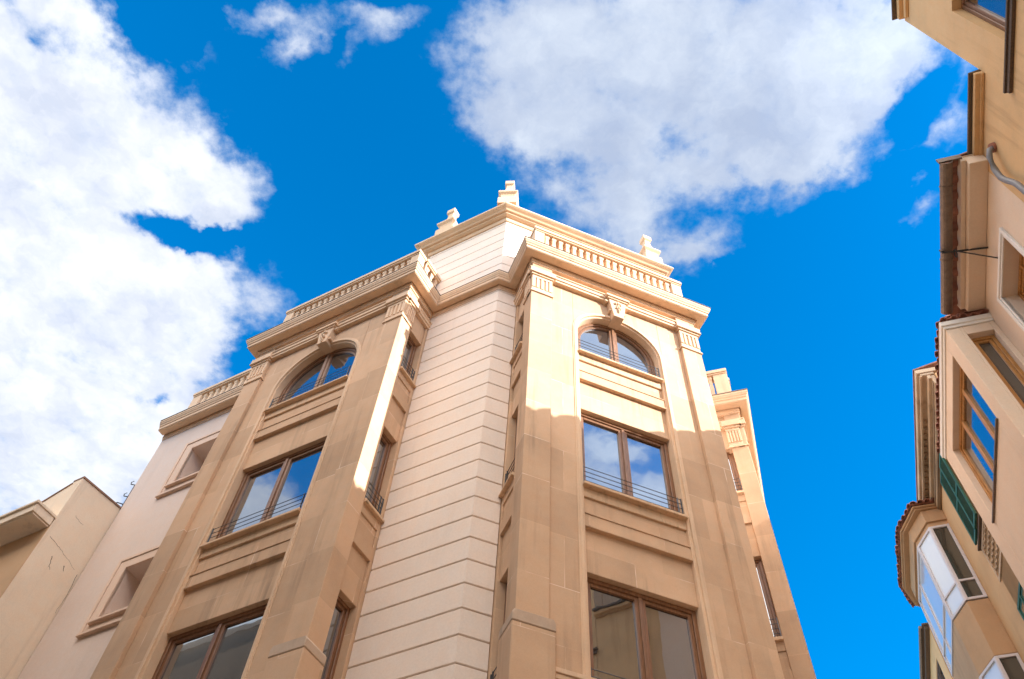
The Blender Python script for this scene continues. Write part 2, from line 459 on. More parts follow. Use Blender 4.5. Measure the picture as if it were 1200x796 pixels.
def capital(f, u0, u1, flutes=True, plane=0.0):
    c = MB()
    c.box(f, u0 - .028, u1 + .028, -.2, plane + .03, 16.68, 16.715); c.box(f, u0 - .015, u1 + .015, -.2, plane + .018, 16.717, 16.75)
    n = 5; wd = (u1 - u0) / (2 * n - 1)
    c.box(f, u0, u1, -.2, plane + .006, 16.752, 16.86); c.box(f, u0 - .0, u1 + .0, -.2, plane + .022, 17.26, 17.345)
    c.box(f, u0, u0 + wd * 1.4, -.2, plane + .022, 16.862, 17.258); c.box(f, u1 - wd * 1.4, u1, -.2, plane + .022, 16.862, 17.258)
    for i in range(1, n - 1):
        x = u0 + 2 * i * wd
        c.box(f, x, x + wd, -.2, plane + .022, 16.862, 17.258)
    c.box(f, u0 - .03, u1 + .03, -.2, plane + .05, 17.347, 17.40); c.box(f, u0 - .07, u1 + .07, -.2, plane + .088, 17.402, 17.445)
    c.box(f, u0 - .06, u1 + .06, -.2, plane + .078, 17.447, 17.60)
    c.build('pilaster_capital', M['stone_trim'], bld, bevel=.005)

def pier_base(f, u0, u1, back=-.4):
    c = MB(); c.box(f, u0, u1, back, .055, 0, 8.438); o_ = c.build('pier_plinth', M['stone'], bld, bevel=.012); c = MB(); c.prism(f, [(u0 - .004, 8.44), (u1 + .004, 8.44), (u1 + .004, 8.562), (u1 - .03, 8.62), (u0 + .03, 8.62), (u0 - .004, 8.562)], back, .06)
    c.build('worn_cap', M['oldcap'], o_, bevel=.012)

bay_front(fL, WL, 1.06, 3.09, 2.075)
bay_front(fR, WR, 1.06, 2.84, 1.95)
side_wall(fLr); side_wall(fRl); side_wall(fRr, windows=False); side_wall(fEl)
for f, W in ((fL, WL), (fR, WR)):
    capital(f, 0.004, .456); capital(f, W - .456, W - .004)
    pier_base(f, -.055, .53); pier_base(f, W - .53, W + .055)
    lg = MB(); lg.box(f, .535, W - .535, -.3, -.02, 7.86, 7.93); lg.box(f, .535, W - .535, -.3, .0, 7.932, 8.0)
    lg.build('string_course', M['stone_trim'], bld, bevel=.006)
capital(fLr, .09, .356); capital(fRl, .09, .356); capital(fEl, .09, .40)
# left side and far bay faces without visible windows
w = MB(); w.box(fLl, .3625, DP + .05, -.4, 0, 0, ZTOP); w.build('bay_side_wall', M['stone'], bld)
w = MB(); w.box(fE, 0, WE, -.36, 0, 0, ZTOP); w.build('bay_wall', M['stone'], bld, bevel=.008)
capital(fE, .004, .456)

# pink rendered corner with V-grooves, course by course
def courses(path, z0, z1, name):
    g = MB(); g.sweep(path, [(-.03, z0), (-.022, z0), (-.022, z1), (-.03, z1)]); g.build('groove_backing', M['groove'], bld)
    s_ = MB(); z = z0; H = .4315
    first = True
    while z < z1 - .02:
        zt = min(z + H - .014, z1)
        s_.sweep(path, [(-.30, z), (-.012, z), (0, z + .012), (0, zt - .012), (-.012, zt), (-.30, zt)])
        z += H
    return s_.build(name, M['siding'], bld)
zb = 9.205 - .4315 * 21
courses([B, Cc, p6], zb, 17.9, 'siding_wall')
courses([p9, p10, p11], zb, 17.9, 'siding_wall')

# plaster wing with two deep-set windows
w = MB(); ul, ur = 1.49, 2.62; UE = 8.0 - WL
wz = [(15.50, 16.80), (11.78, 13.10), (8.06, 9.38)]
w.box(fP, 0, ul, -.62, 0, 0, ZTOP); w.box(fP, ur, UE + .05, -.62, 0, 0, ZTOP)
zz = ZTOP
for z0, z1 in wz: w.box(fP, ul, ur, -.62, 0, z1, zz); zz = z0
w.box(fP, ul, ur, -.62, 0, 0, zz)
fPe = Frame(p0, -nL, -dL); w.box(fPe, .623, 6.5, -.3, 0, 0, ZTOP)
w.build('plaster_wall', M['plaster'], bld)
for z0, z1 in wz:
    t = MB()
    for k, (e0, e1, v1) in enumerate(((.30, .22, .05), (.215, .0, .03))):
        t.box(fP, ul - e0, ul - e1, -.05, v1, z0 - .26 + .3 - e0, z1 + e0); t.box(fP, ur + e1, ur + e0, -.05, v1, z0 - .26 + .3 - e0, z1 + e0)
        t.box(fP, ul - e1 + .001, ur + e1 - .001, -.05, v1, z1 + e1 + .001, z1 + e0)
    t.box(fP, ul - .30, ur + .30, -.05, .075, z0 - .275, z0 - .215); t.box(fP, ul - .12, ur + .12, -.05, .11, z0 - .06, z0 - .002)
    t.box(fP, ul - .21, ur + .21, -.05, .035, z0 - .213, z0 - .062)
    t.build('window_surround', M['surround'], bld, bevel=.006)
    casement(fP, ul + .004, ur - .004, z0 + .002, z1 - .004, -.50, parent=bld, rail=False)

# entablature running round every face
arch_p = [(-.1, 17.40), (.02, 17.40), (.02, 17.47), (.045, 17.475), (.045, 17.56), (.07, 17.575), (.07, 17.61), (.0, 17.66), (-.1, 17.66)]
for pth in ([p1 - nL * 0, p2, D, B], [p6, A, p8, p9], [p11, E0, p13]):
    a = MB(); a.sweep(pth, arch_p); a.build('architrave', M['stone_trim'], bld, bevel=.004)
SC = [1, 1, 1, 1, .72, .72, 1, 1, 1, .72, .72, 1, 1]
corn = [(-.46, 17.88), (.022, 17.88), (.022, 17.94), (.04, 17.945), (.04, 18.06), (.066, 18.06), (.066, 18.015), (.232, 18.015), (.238, 18.03),
        (.25, 18.032), (.25, 18.125), (.268, 18.13), (.275, 18.175), (.295, 18.20), (.305, 18.245), (.315, 18.25), (.315, 18.31), (.30, 18.335), (-.46, 18.38)]
a = MB(); a.sweep(PATH, corn, SC); a.build('cornice', M['stone_trim'], bld, bevel=.004)
a = MB(); a.sweep(PATH, [(-.30, 18.382), (.318, 18.315), (.326, 18.322), (.326, 18.338), (-.30, 18.40)], SC); a.build('cornice_flashing', M['zinc'], bld)
mb = MB(); mb.poly([(q.x, q.y) for q in offset(PATH, -.2)] + [(q.x, q.y) for q in back], 18.26, 18.36); mb.build('roof_terrace', M['roofslab'], bld)

# balustrades
def balustrade(f, u0, u1, ped, n, v=0.0):
    """ped: pedestal u-ranges; n balusters between the first two pedestals"""
    m_ = MB(); zb_, zr = 18.385, 19.55
    m_.box(f, u0, u1, v - .24, v, zb_, 18.55)
    m_.box(f, u0, u1, v - .26, v + .015, zr, zr + .05); m_.box(f, u0 - .02, u1 + .02, v - .30, v + .04, zr + .052, zr + .15); m_.box(f, u0 - .01, u1 + .01, v - .28, v + .025, zr + .152, zr + .19)
    for a, b in ped: m_.box(f, a, b, v - .24, v - .003, 18.55, zr)
    o = m_.build('balustrade', M['stone_trim'], bld, bevel=.006)
    a, b = ped[0][1], ped[-1][0]
    bar = MB(); fr = Frame((0, 0), f.d, f.n)
    bar.lathe4(fr, 0, 0, [(.052, 0), (.052, .10), (.036, .13), (.042, .36), (.05, .50), (.042, .62), (.036, .86), (.052, .90), (.052, .998)])
    first = None
    for i in range(n):
        u = a + (b - a) * (i + .5) / n; p = f.P(u, v - .085, 18.551)
        if first is None: first = bar.build('baluster', M['stone_trim'], None); first.parent = o; q = first
        else: q = first.copy(); COL.objects.link(q); q.parent = o
        q.location = p - Vector(bld.location)
    return o
_build = MB.build
balustrade(fR, .02, 3.80, [(.02, .26), (3.54, 3.80)], 19)
balustrade(fL, .22, 4.13, [(.22, .46), (3.90, 4.13)], 20)
balustrade(fP, .25, UE + .2, [(.25, .55), (UE, UE + .2)], 16)
balustrade(fLr, .30, 1.15, [(.30, .34), (1.10, 1.15)], 4, v=.0)
balustrade(fRl, .30, .90, [(.30, .34), (.85, .90)], 3, v=.0)
balustrade(fEl, .02, .92, [(.02, .36), (.88, .92)], 3)
balustrade(fE, .30, WE, [(.30, .36), (WE - .2, WE)], 16)

# attic storey on the corner
aL = Cc - dL * 2.27; aR = Cc + dR * 4.30
ZA = 21.44
atp = [aL - nL * 3.0, aL, Cc, aR, aR - nR * 3.0]
zz0 = zb + .4315 * round((18.38 - zb) / .4315)
courses(atp, zz0 - .4315, ZA, 'attic_wall')
mb = MB(); mb.poly([(q.x, q.y) for q in offset(atp, -.06)] , 18.3, 21.8); mb.build('attic_core', M['siding'], bld)
a = MB(); a.sweep(atp, [(-.4, 21.38), (.03, 21.38), (.05, 21.44), (.05, 21.52), (.10, 21.525), (.155, 21.56), (.155, 21.61), (.21, 21.615), (.24, 21.66), (.30, 21.70), (.335, 21.73), (.335, 21.79), (.31, 21.82), (-.4, 21.86)])
a.build('attic_cornice', M['stone_trim'], bld, bevel=.004)
mb = MB(); mb.poly([(q.x, q.y) for q in offset(atp, -.3)], 21.80, 21.87); mb.build('attic_roof', M['roofslab'], bld)
fin = [(.25, 0), (.25, .40), (.19, .44), (.185, .62), (.20, .72), (.255, .80), (.26, .87), (.235, .90), (.185, .98), (.14, 1.12), (.105, 1.32), (.085, 1.56), (.08, 1.72), (.125, 1.78), (.125, 1.98), (.07, 2.06)]
mC = (nL + nR).normalized()
for pt, dd, nn in ((Cc + mC * .07, dL + dR, mC), (Cc - dL * 1.80 + nL * .04, dL, nL), (Cc + dR * 4.12 + nR * .04, dR, nR)):
    f = Frame((0, 0), dd.normalized(), nn); m_ = MB()
    m_.lathe4(Frame(pt, dd.normalized(), nn), 0, 0, [(h, z * .88 + 21.862) for h, z in fin])
    m_.build('roof_finial', M['stone_trim'], bld, bevel=.008)

# cable and hooks on the exposed wing edge
hk = MB()
for z, r in ((15.85, .07), (16.25, .05)):
    hk.tube([fPe.P(-.0, .01, z), fPe.P(-.05, .10, z + .02), fPe.P(-.05, .13, z + .10), fPe.P(-.03, .08, z + .14)], .012, 6)
hk.tube([fPe.P(.02, .05, z) for z in (15.5, 15.7, 15.9, 16.1, 16.28)], .01, 6)
hk.tube([fPe.P(-.0, .01, 15.60), fPe.P(-.10, .12, 15.62), fPe.P(-.12, .16, 15.52), fPe.P(-.1, .2, 15.48)], .014, 6)
hk.build('cable_hook', M['iron'], bld)

# ------------------------------------------------------------------ neighbour on the left
nb = thing('gabled_house', tuple(p0 + nL * 1.0 - dL * 3), 'cream house with blank side wall and jutting eave, left of the corner building', 'house')
O = p0 - dL * .03                                       # side wall plane
fN = Frame(O + nL * 1.14, dL, nL)                      # street front, u runs negative to the left
fS = Frame(O, nL, dL)                                   # side wall: u outwards
w = MB()
w.prism(fS, [(-6, 0), (1.14, 0), (1.14, 15.36), (0.0, 15.46), (-6, 15.9)], -.35, 0)
w.build('side_wall', M['cream'], nb)
w = MB(); w.box(fN, -9, -.004, .001, .014, 0, 13.858); w.build('front_wall', M['orange'], nb)
w = MB(); w.prism(fN, [(-9, 0), (-.352, 0), (-.352, 15.28), (-1.1, 15.0), (-9, 13.2)], -.352, 0); w.build('parapet', M['cream'], nb)
c = MB(); c.prism(fS, [(-6, 15.905), (0, 15.465), (1.15, 15.365), (1.15, 15.41), (0, 15.51), (-6, 15.95)], -.30, .02); c.build('roof_edge', M['edge'], nb)
c = MB(); c.prism(fN, [(-9, 13.24), (-1.1, 15.02), (-.28, 15.30), (-.28, 15.33), (-1.1, 15.06), (-9, 13.27)], -.30, .02); c.build('roof_edge', M['edge'], nb)
e = MB(); e.box(fN, -9, -.003, .016, .50, 13.90, 14.10); e.box(fN, -9, .02, .003, .54, 14.102, 14.17); e.box(fN, -9, -.03, .016, .46, 13.86, 13.898)
e.build('eave', M['cream'], nb, bevel=.006)
c = MB(); c.box(fN, -1.35, -1.20, .0, .10, 12.55, 12.9); c.tube([fN.P(-1.28, .1, 12.7), fN.P(-1.28, .32, 12.66)], .05, 8); c.build('wall_lamp', M['iron'], nb)
def crack(pts, r):
    c = MB(); P_ = []
    for (a, b), (a2, b2) in zip(pts, pts[1:]):
        for i in range(6):
            t = i / 6; P_.append(fS.P(a + (a2 - a) * t + random.uniform(-.012, .012), .001, b + (b2 - b) * t + random.uniform(-.015, .015)))
    c.tube(P_, r * .65, 5, r1=r * .25); c.build('plaster_crack', M['darkwood'], nb)
crack([(1.02, 13.72), (.72, 13.66), (.45, 13.60), (.12, 13.50)], .006)
crack([(.74, 13.40), (.68, 13.20), (.62, 13.12)], .012); crack([(.40, 13.42), (.36, 13.28)], .016); crack([(.05, 13.45), (.02, 12.9), (.03, 12.4)], .008)
crack([(.8, 14.5), (.6, 14.45), (.5, 14.47)], .004)
w = MB(); w.box(fS, -5.5, 1.0, -8.9, -.36, 0, 13.8); w.build('inner_wall', M['cream'], nb)

# ------------------------------------------------------------------ right-hand street
class GF(Frame):                                        # u = w along street, v = -ac
    pass
acv = -nE * -1.0
ac = nE * 1.0; al = dE
fG = Frame((0, 0), al, -ac)                             # P(w, -ac, z): outward normal faces the street
def G(w, a, z): return al * w + ac * a + Vector((0, 0, z))
class GM(MB):
    def g(s, w0, w1, a0, a1, z0, z1): return s.box(fG, w0, w1, -a0, -a1, z0, z1)

def wall_with_holes(mb, w0, w1, a0, a1, z0, z1, holes):
    """wall slab from a0 (street face) to a1 with rectangular holes (w0,w1,z0,z1), not overlapping in w"""
    x = w0
    for h in sorted(holes):
        mb.g(x, h[0], a0, a1, z0, z1); mb.g(h[0], h[1], a0, a1, z0, h[2]); mb.g(h[0], h[1], a0, a1, h[3], z1); x = h[1]
    mb.g(x, w1, a0, a1, z0, z1)

def tiles(mb, pts, inward, z, run, slope, period, r, rows=2):
    """barrel tiles along an eave polyline (plan points), each tube rising inward"""
    for (a, b), iv in zip(zip(pts, pts[1:]), inward):
        a = Vector((a[0], a[1], 0)); b = Vector((b[0], b[1], 0)); L = (b - a).length; n = max(1, round(L / period)); d = (b - a).normalized(); iv = Vector((iv[0], iv[1], 0)).normalized()
        for i in range(n):
            p = a + d * (L * (i + .5) / n)
            for k in range(rows):
                l0, l1 = run * k / rows, run * (k + 1) / rows + .05
                jit = random.uniform(-.012, .012); rr = r * random.uniform(.94, 1.06)
                A0 = p + iv * (l0 + (random.uniform(-.02, .02) if k == 0 else 0)) + d * jit; A1 = p + iv * l1 + d * jit
                ra = []
                for q, lz, sc in ((A0, l0, 1.0), (A1, l1, .82)):
                    ring = []
                    for j in range(7):
                        t = pi * j / 6
                        ring.append((q + d * (rr * sc * cos(t)) + Vector((0, 0, z + lz * slope + rr * sc * sin(t) * .9 + (.016 if sc == 1 else 0)))))
                    for j in range(6, -1, -1):
                        t = pi * j / 6
                        ring.append((q + d * ((rr * sc - .016) * cos(t)) + Vector((0, 0, z + lz * slope + (rr * sc - .016) * sin(t) * .9 + (.016 if sc == 1 else 0)))))
                    ra.append([mb.vert(x, (0, 0)) for x in ring])
                m_ = len(ra[0])
                for j in range(m_): mb.face([ra[0][j], ra[0][(j + 1) % m_], ra[1][(j + 1) % m_], ra[1][j]])
                mb.face(ra[0]); mb.face(list(reversed(ra[1])))

Wl = 5.80
# --- cream house with gutter (middle)
hm = thing('cream_house', tuple(G(10, 8, 0)), 'cream house with grey gutter, white framed window and tiled box oriel on the right', 'house')
W0, W1 = 7.25, 13.45
w = GM(); wall_with_holes(w, W0, W1, Wl, Wl + .45, 0, 15.95, [(8.16, 9.40, 13.2, 15.0)]); w.g(W0, W1, 6.3, 12, 0, 15.9)
w.build('house_wall', M['cream2'], hm)
t = GM()
for e0, e1, v in ((.12, .045, .045), (.04, .0, .025)):
    w0, w1, z0, z1 = 8.16, 9.40, 13.2, 15.0
    t.g(w0 - e0, w0 - e1, Wl - v, Wl + .05, z0 - e0, z1 + e0); t.g(w1 + e1, w1 + e0, Wl - v, Wl + .05, z0 - e0, z1 + e0)
    t.g(w0 - e1 + .001, w1 + e1 - .001, Wl - v, Wl + .05, z1 + e1 + .001, z1 + e0); t.g(w0 - e1 + .001, w1 + e1 - .001, Wl - v - .02, Wl + .05, z0 - e0, z0 - e1 - .001)
t.build('window_trim', M['whitetrim'], hm, bevel=.008)
casement(fG, 8.164, 9.396, 13.204, 14.996, -Wl - .25, mat='wood2', parent=hm, rail=False)
c = GM()
c.g(7.02, 10.05, 5.49, Wl - .002, 15.68, 15.97); c.g(7.0, 10.05, 5.405, 5.488, 15.80, 15.97); c.g(7.0, 10.06, 5.41, Wl, 15.972, 15.99)
c.build('box_cornice', M['cream2'], hm, bevel=.012)
r = GM(); r.prism(Frame((0, 0), ac, -al), [(5.30, 16.03), (12.0, 16.03 + 6.7 * .30), (12.0, 15.99 + 6.7 * .30), (5.30, 15.99)], -W1, -7.0)
tiles(r, [G(7.0, 5.22, 0), G(W1, 5.22, 0)], [ac], 15.97, 2.4, .30, .32, .125, 4)
for i in range(10): r.tube([G(7.08 + i * .32, 5.24, 15.985), G(7.08 + i * .32, 5.47, 16.03)], .095, 12)
r.build('tile_roof', M['terra'], hm)
g = GM(); n = 8
prof = [(5.19 + .105 * cos(pi + pi * j / n), 15.90 + .115 * sin(pi + pi * j / n)) for j in range(n + 1)] + [(5.19 + .095 * cos(2 * pi - pi * j / n), 15.905 + .105 * sin(2 * pi - pi * j / n)) for j in range(n + 1)]
g.prism(Frame((0, 0), ac, al), prof, 6.98, 10.1)
for wq in (7.42, 8.9): g.prism(Frame((0, 0), ac, al), [(5.19 + .115 * cos(pi + pi * j / n), 15.90 + .125 * sin(pi + pi * j / n)) for j in range(n + 1)], wq, wq + .035)
g.g(6.97, 7.0, 5.07, 5.45, 15.88, 16.02)
g.build('gutter', M['zinc'], hm)
k = GM()
k.tube([G(8.7, Wl, 15.62), G(8.72, 5.08, 15.79)], .02, 6); k.tube([G(8.7, Wl + .01, 15.2), G(8.71, 5.34, 15.70)], .014, 6)
k.tube([G(8.70, 5.12, 15.79), G(8.70, 5.07, 15.80), G(8.70, 5.06, 15.86)], .016, 6)
k.tube([G(8.72 + .07 * cos(a), 5.27, 15.68 + .07 * sin(a)) for a in [x * .5 for x in range(13)]], .012, 5)
k.build('clothesline_bracket', M['iron'], hm)
# box oriel
OW0, OW1, OA = 10.08, 13.28, 4.96
orl = GM(); ww0, ww1, wz0, wz1 = 10.45, 12.80, 13.08, 14.98
wall_with_holes(orl, OW0, OW1, OA, OA + .22, 11.2, 15.30, [(ww0, ww1, wz0, wz1)])
fO = Frame(G(OW0, 0, 0), ac, -al)                      # near side of the oriel, u = ac
sw0, sw1, sz0, sz1 = 5.24, 5.70, 12.60, 15.05
orl.box(fO, OA + .22, sw0, -.22, 0, 11.2, 15.30); orl.box(fO, sw1, Wl, -.22, 0, 11.2, 15.30); orl.box(fO, sw0, sw1, -.22, 0, sz1, 15.30); orl.box(fO, sw0, sw1, -.22, 0, 11.2, sz0)
orl.g(OW1 - .22, OW1, OA + .22, Wl, 11.2, 15.30); orl.g(OW0 + .22, OW1 - .22, OA + .35, Wl, 11.2, 15.0); orl.g(OW0 + .01, OW1 - .01, OA + .01, Wl, 11.0, 11.198)
orl = orl.build('box_oriel', M['cream2'], hm, bevel=.008)
casement(fG, ww0 + .004, ww1 - .004, wz0 + .004, wz1 - .004, -OA - .12, leaves=3, mat='wood2', parent=orl, rail=False)
casement(fO, sw0 + .004, sw1 - .004, sz0 + .004, sz1 - .004, -.12, leaves=1, mat='wood2', gl='glass_dim', parent=orl, rail=False)
s_ = GM(); s_.g(ww0 - .04, ww1 + .06, OA - .04, OA + .1, wz0 - .035, wz0 - .002); s_.box(fO, sw0 - .05, sw1 + .05, -.1, .05, sz0 - .05, sz0 - .002); s_.build('oriel_sill', M['zinc'], orl, bevel=.005)
e = GM(); OP = [G(OW1, Wl, 0), G(OW1, OA, 0), G(OW0, OA, 0), G(OW0, Wl, 0)]
e.sweep(OP, [(-.2, 15.302), (.025, 15.302), (.025, 15.37), (.055, 15.375), (.055, 15.50), (-.2, 15.50)]); e.build('oriel_eave', M['whitetrim'], orl, bevel=.006)
r = GM()
r.prism(Frame((0, 0), ac, al), [(OA - .07, 15.50), (Wl, 15.50), (Wl, 15.78), (OA + .02, 15.54)], OW0 + .01, OW1 - .01)
tiles(r, [G(OW0 - .05, OA - .09, 0), G(OW1 + .05, OA - .09, 0)], [ac], 15.50, .85, .30, .165, .072, 2)
tiles(r, [G(OW0 - .09, Wl, 0), G(OW0 - .09, OA - .05, 0)], [al], 15.50, .45, .30, .165, .072, 1)
r.build('oriel_roof', M['terra'], orl)

# --- ochre house (near, top of the picture)
ho = thing('ochre_house', tuple(G(0, 8, 0)), 'ochre house with a taller block, brown window and bent grey pipe, nearest on the right', 'house')
w = GM(); wall_with_holes(w, -16, 5.58, Wl - .012, Wl + .45, 0, 19.65, [(-1.0, .5, 15.1, 17.25), (3.3, 4.88, 15.1, 17.25)]); w.g(5.582, W0 - .002, Wl, Wl + .45, 0, 16.02)
w.g(-16, 5.57, 6.3, 12, 0, 19.6); w.g(5.0, W0 - .01, 6.25, 12, 0, 15.95)
w.build('house_wall', M['ochre'], ho)
for q0, q1 in ((-1.0, .5), (3.3, 4.88)):
    casement(fG, q0 + .004, q1 - .004, 15.104, 17.246, -Wl - .14, parent=ho, rail=False)
l_ = GM(); l_.g(-3, 5.62, 5.70, 5.786, 14.95, 15.0); l_.g(-3, 5.60, 5.73, 5.787, 14.86, 14.948); l_.build('window_ledge', M['darkwood'], ho, bevel=.006)
c = GM()
c.g(5.584, W0 - .02, 5.66, 5.798, 15.93, 16.018); c.g(5.584, W0 - .03, 5.74, 5.797, 15.90, 15.928)
c.g(-16, 5.5, 5.64, 5.786, 19.52, 19.66); c.g(-16, 5.46, 5.72, 5.785, 19.40, 19.518)
c.build('eave', M['ochre'], ho, bevel=.008)
r = GM(); r.prism(Frame((0, 0), ac, -al), [(5.60, 16.022), (5.60, 16.07), (12, 17.9), (12, 17.86)], -W0 + .02, -5.586)
r.prism(Frame((0, 0), ac, -al), [(5.56, 19.662), (5.56, 19.71), (12, 21.4), (12, 21.3)], -5.52, 16)
r.build('roof', M['darkwood'], ho)
p_ = GM(); pts = [(6.72, 5.80, 15.46), (6.73, 5.70, 15.42), (6.80, 5.66, 15.32), (6.93, 5.66, 15.14), (6.97, 5.66, 14.98), (6.985, 5.66, 14.86), (6.97, 5.67, 14.72), (6.92, 5.68, 14.52), (6.89, 5.68, 14.36), (6.88, 5.68, 12.5)]
p_.tube([G(*q) for q in pts], .05, 10); pp = p_.build('vent_pipe', M['pipe'], ho, smooth=True)
c = GM(); c.tube([G(6.715, 5.80, 15.47), G(6.72, 5.74, 15.45)], .085, 12); c.build('pipe_collar', M['terra'], pp)

# --- old house with gallery (far)
hf = thing('old_house', tuple(G(17.5, 8, 0)), 'old tan house with green shutters and a glazed gallery under a polygonal tiled roof', 'house')
F0, F1 = 13.47, 21.75
w = GM(); wall_with_holes(w, F0, F1, Wl, Wl + .4, 0, 18.33, [(15.30, 16.30, 11.9, 13.78), (15.45, 16.40, 15.70, 17.72)]); w.g(F0, F1, 6.4, 12, 0, 18.3)
w.build('house_wall', M['tan'], hf)
e = GM(); e.g(F0 + .02, F1, 5.50, Wl - .002, 18.34, 18.42); e.g(F0 + .05, F1, 5.70, Wl - .003, 18.02, 18.338); e.g(F0 + .03, F1, 5.62, 5.698, 18.20, 18.338); e.g(F0, F1, 5.42, 12, 18.422, 18.56)
e.g(F0 + .02, F1, 5.46, 5.52, 18.30, 18.338)
e.build('stained_cornice', M['oldstone'], hf, bevel=.01)
e = GM()
for i in range(6, 26): e.g(F0 + .12 + i * .21, F0 + .19 + i * .21, 5.52, 5.60, 18.27, 18.338)
e.g(F0 + .06, F1, 5.68, 5.70, 18.06, 18.12); e.g(F0 + .06, F1, 5.75, 5.798, 17.93, 18.0); e.g(F0 + .06, F1, 5.72, 5.749, 17.96, 18.018)
e.build('wooden_dentils', M['olddent'], hf)
r = GM(); r.prism(Frame((0, 0), ac, -al), [(5.40, 18.562), (5.40, 18.60), (12, 20.4), (12, 20.3)], -F1, -F0); r.build('roof', M['terra'], hf)
# shutters
for q0, q1, tilt in ((15.42, 15.915, .05), (15.925, 16.43, .03)):
    s_ = GM(); a0 = Wl - .07
    s_.g(q0, q0 + .06, a0 - tilt, a0 + .045 - tilt, 15.68, 17.75); s_.g(q1 - .06, q1, a0 - tilt, a0 + .045 - tilt, 15.68, 17.75)
    for z in (15.68, 16.68, 17.68): s_.g(q0 + .06, q1 - .06, a0 - tilt, a0 + .045 - tilt, z, z + .07)
    for i in range(36):
        z = 15.78 + i * .053
        if abs(z - 16.70) < .06: continue
        s_.prism(Frame((0, 0), ac, al), [(a0 + .005 - tilt, z), (a0 + .035 - tilt, z + .035), (a0 + .04 - tilt, z + .028), (a0 + .01 - tilt, z - .007)], q0 + .06, q1 - .06)
    s_.build('louvred_shutter', M['green'], hf)
s_ = GM(); s_.g(15.38, 16.46, Wl - .05, Wl + .2, 15.58, 15.66); s_.g(15.36, 16.48, Wl - .09, Wl + .1, 15.54, 15.578); s_.build('window_sill', M['darkwood'], hf, bevel=.006)
s_ = GM()
for i in range(5):
    for j in range(4):
        z = 14.68 + j * .2; q = 15.42 + i * .19
        s_.tube([G(q + .085 + .07 * cos(a), Wl - .01, z + .085 + .075 * sin(a)) for a in [pi * x / 6 for x in range(7)]], .022, 5)
s_.g(15.36, 16.40, Wl - .03, Wl + .002, 14.58, 14.64); s_.g(15.36, 16.40, Wl - .03, Wl + .002, 15.46, 15.52)
s_.g(15.36, 15.40, Wl - .03, Wl + .002, 14.642, 15.458); s_.g(16.36, 16.40, Wl - .03, Wl + .002, 14.642, 15.458)
s_.build('tile_lattice', M['oldstone'], hf)
casement(fG, 15.304, 16.296, 11.904, 13.776, -Wl + .03, mat='green', gl='glass_dim', parent=hf, rail=False)
# gallery
GP = [G(17.60, Wl, 0), G(17.62, 5.32, 0), G(18.28, 5.02, 0), G(20.42, 5.02, 0), G(21.08, 5.32, 0), G(21.10, Wl, 0)]
GPr = list(reversed(GP))                                # travel so that outward is on the right
gal = GM(); gal.poly([(q.x, q.y) for q in offset(GPr, -.02)], 13.70, 15.16); 
gal = gal.build('gallery', M['apron'], hf, bevel=.01)
for z0, z1, o_ in ((11.0, 11.3, -.12), (17.50, 17.62, -.02)):
    t = GM(); t.poly([(q.x, q.y) for q in offset(GPr, o_)], z0, z1); t.build('gallery_slab', M['apron'], gal)
def glazed(z0, z1, trans, inner):
    for i in range(len(GP) - 1):
        a, b = Vector(GP[i]), Vector(GP[i + 1]); L = (b - a).length; d = (b - a).normalized(); n = Vector((-d.y, d.x, 0))
        if (n.dot(-ac) < 0 and i in (1, 2, 3)): n = -n
        if i == 0 and n.dot(al) > 0: n = -n
        if i == 4 and n.dot(al) < 0: n = -n
        f = Frame(a, d, n); m_ = MB()
        k = .07
        m_.box(f, .004, k, -.07, 0, z0, z1); m_.box(f, L - k, L - .004, -.07, 0, z0, z1); m_.box(f, k, L - k, -.07, 0, z0, z0 + k); m_.box(f, k, L - k, -.07, 0, z1 - k, z1)
        m_.box(f, k, L - k, -.065, -.004, trans, trans + .06)
        if i == 2:
            m_.box(f, L * .64 - .03, L * .64 + .03, -.066, -.002, z0 + k, z1 - k)
        w = m_.build('gallery_window', M['whitealu'], gal, bevel=.006)
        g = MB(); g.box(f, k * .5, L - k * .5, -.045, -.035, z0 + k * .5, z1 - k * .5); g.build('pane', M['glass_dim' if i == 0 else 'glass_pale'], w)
    c = GM(); c.poly([(q.x, q.y) for q in offset(GPr, -.30)], z0, z1); c.build('curtain', M['whitealu'] if inner else M['apron'], gal)
glazed(15.18, 17.49, 15.72, True)
glazed(11.32, 13.68, 12.9, False)
EV = [G(17.42, Wl, 0), G(17.42, 5.10, 0), G(18.30, 4.75, 0), G(20.50, 4.75, 0), G(21.40, 5.10, 0), G(21.40, Wl, 0)]
EVr = list(reversed(EV))
e = GM(); e.poly([(q.x, q.y) for q in offset(EVr, -.10)], 18.02, 18.06); e.sweep(EVr, [(-.2, 18.062), (-.06, 18.062), (-.05, 18.08), (-.05, 18.11), (-.2, 18.11)])
e.poly([(q.x, q.y) for q in offset(GPr, .03)], 17.622, 18.018)
e.build('gallery_eave', M['apron'], gal, bevel=.01)
r = GM(); cen = G(19.4, Wl, 0)
vb = [r.vert(Vector((q.x, q.y, 18.142)), (0, 0)) for q in EV]; tp = r.vert(Vector((G(18.6, Wl, 0).x, G(18.6, Wl, 0).y, 18.5)), (0, 0)); tq = r.vert(Vector((G(20.2, Wl, 0).x, G(20.2, Wl, 0).y, 18.5)), (0, 0))
r.face([vb[0], vb[1], tp]); r.face([vb[1], vb[2], tp]); r.face([vb[2], vb[3], tq, tp]); r.face([vb[3], vb[4], tq]); r.face([vb[4], vb[5], tq]); r.face([vb[0], tp, tq, vb[5]]); r.face(list(reversed(vb)))
EO = offset(EVr, .05)
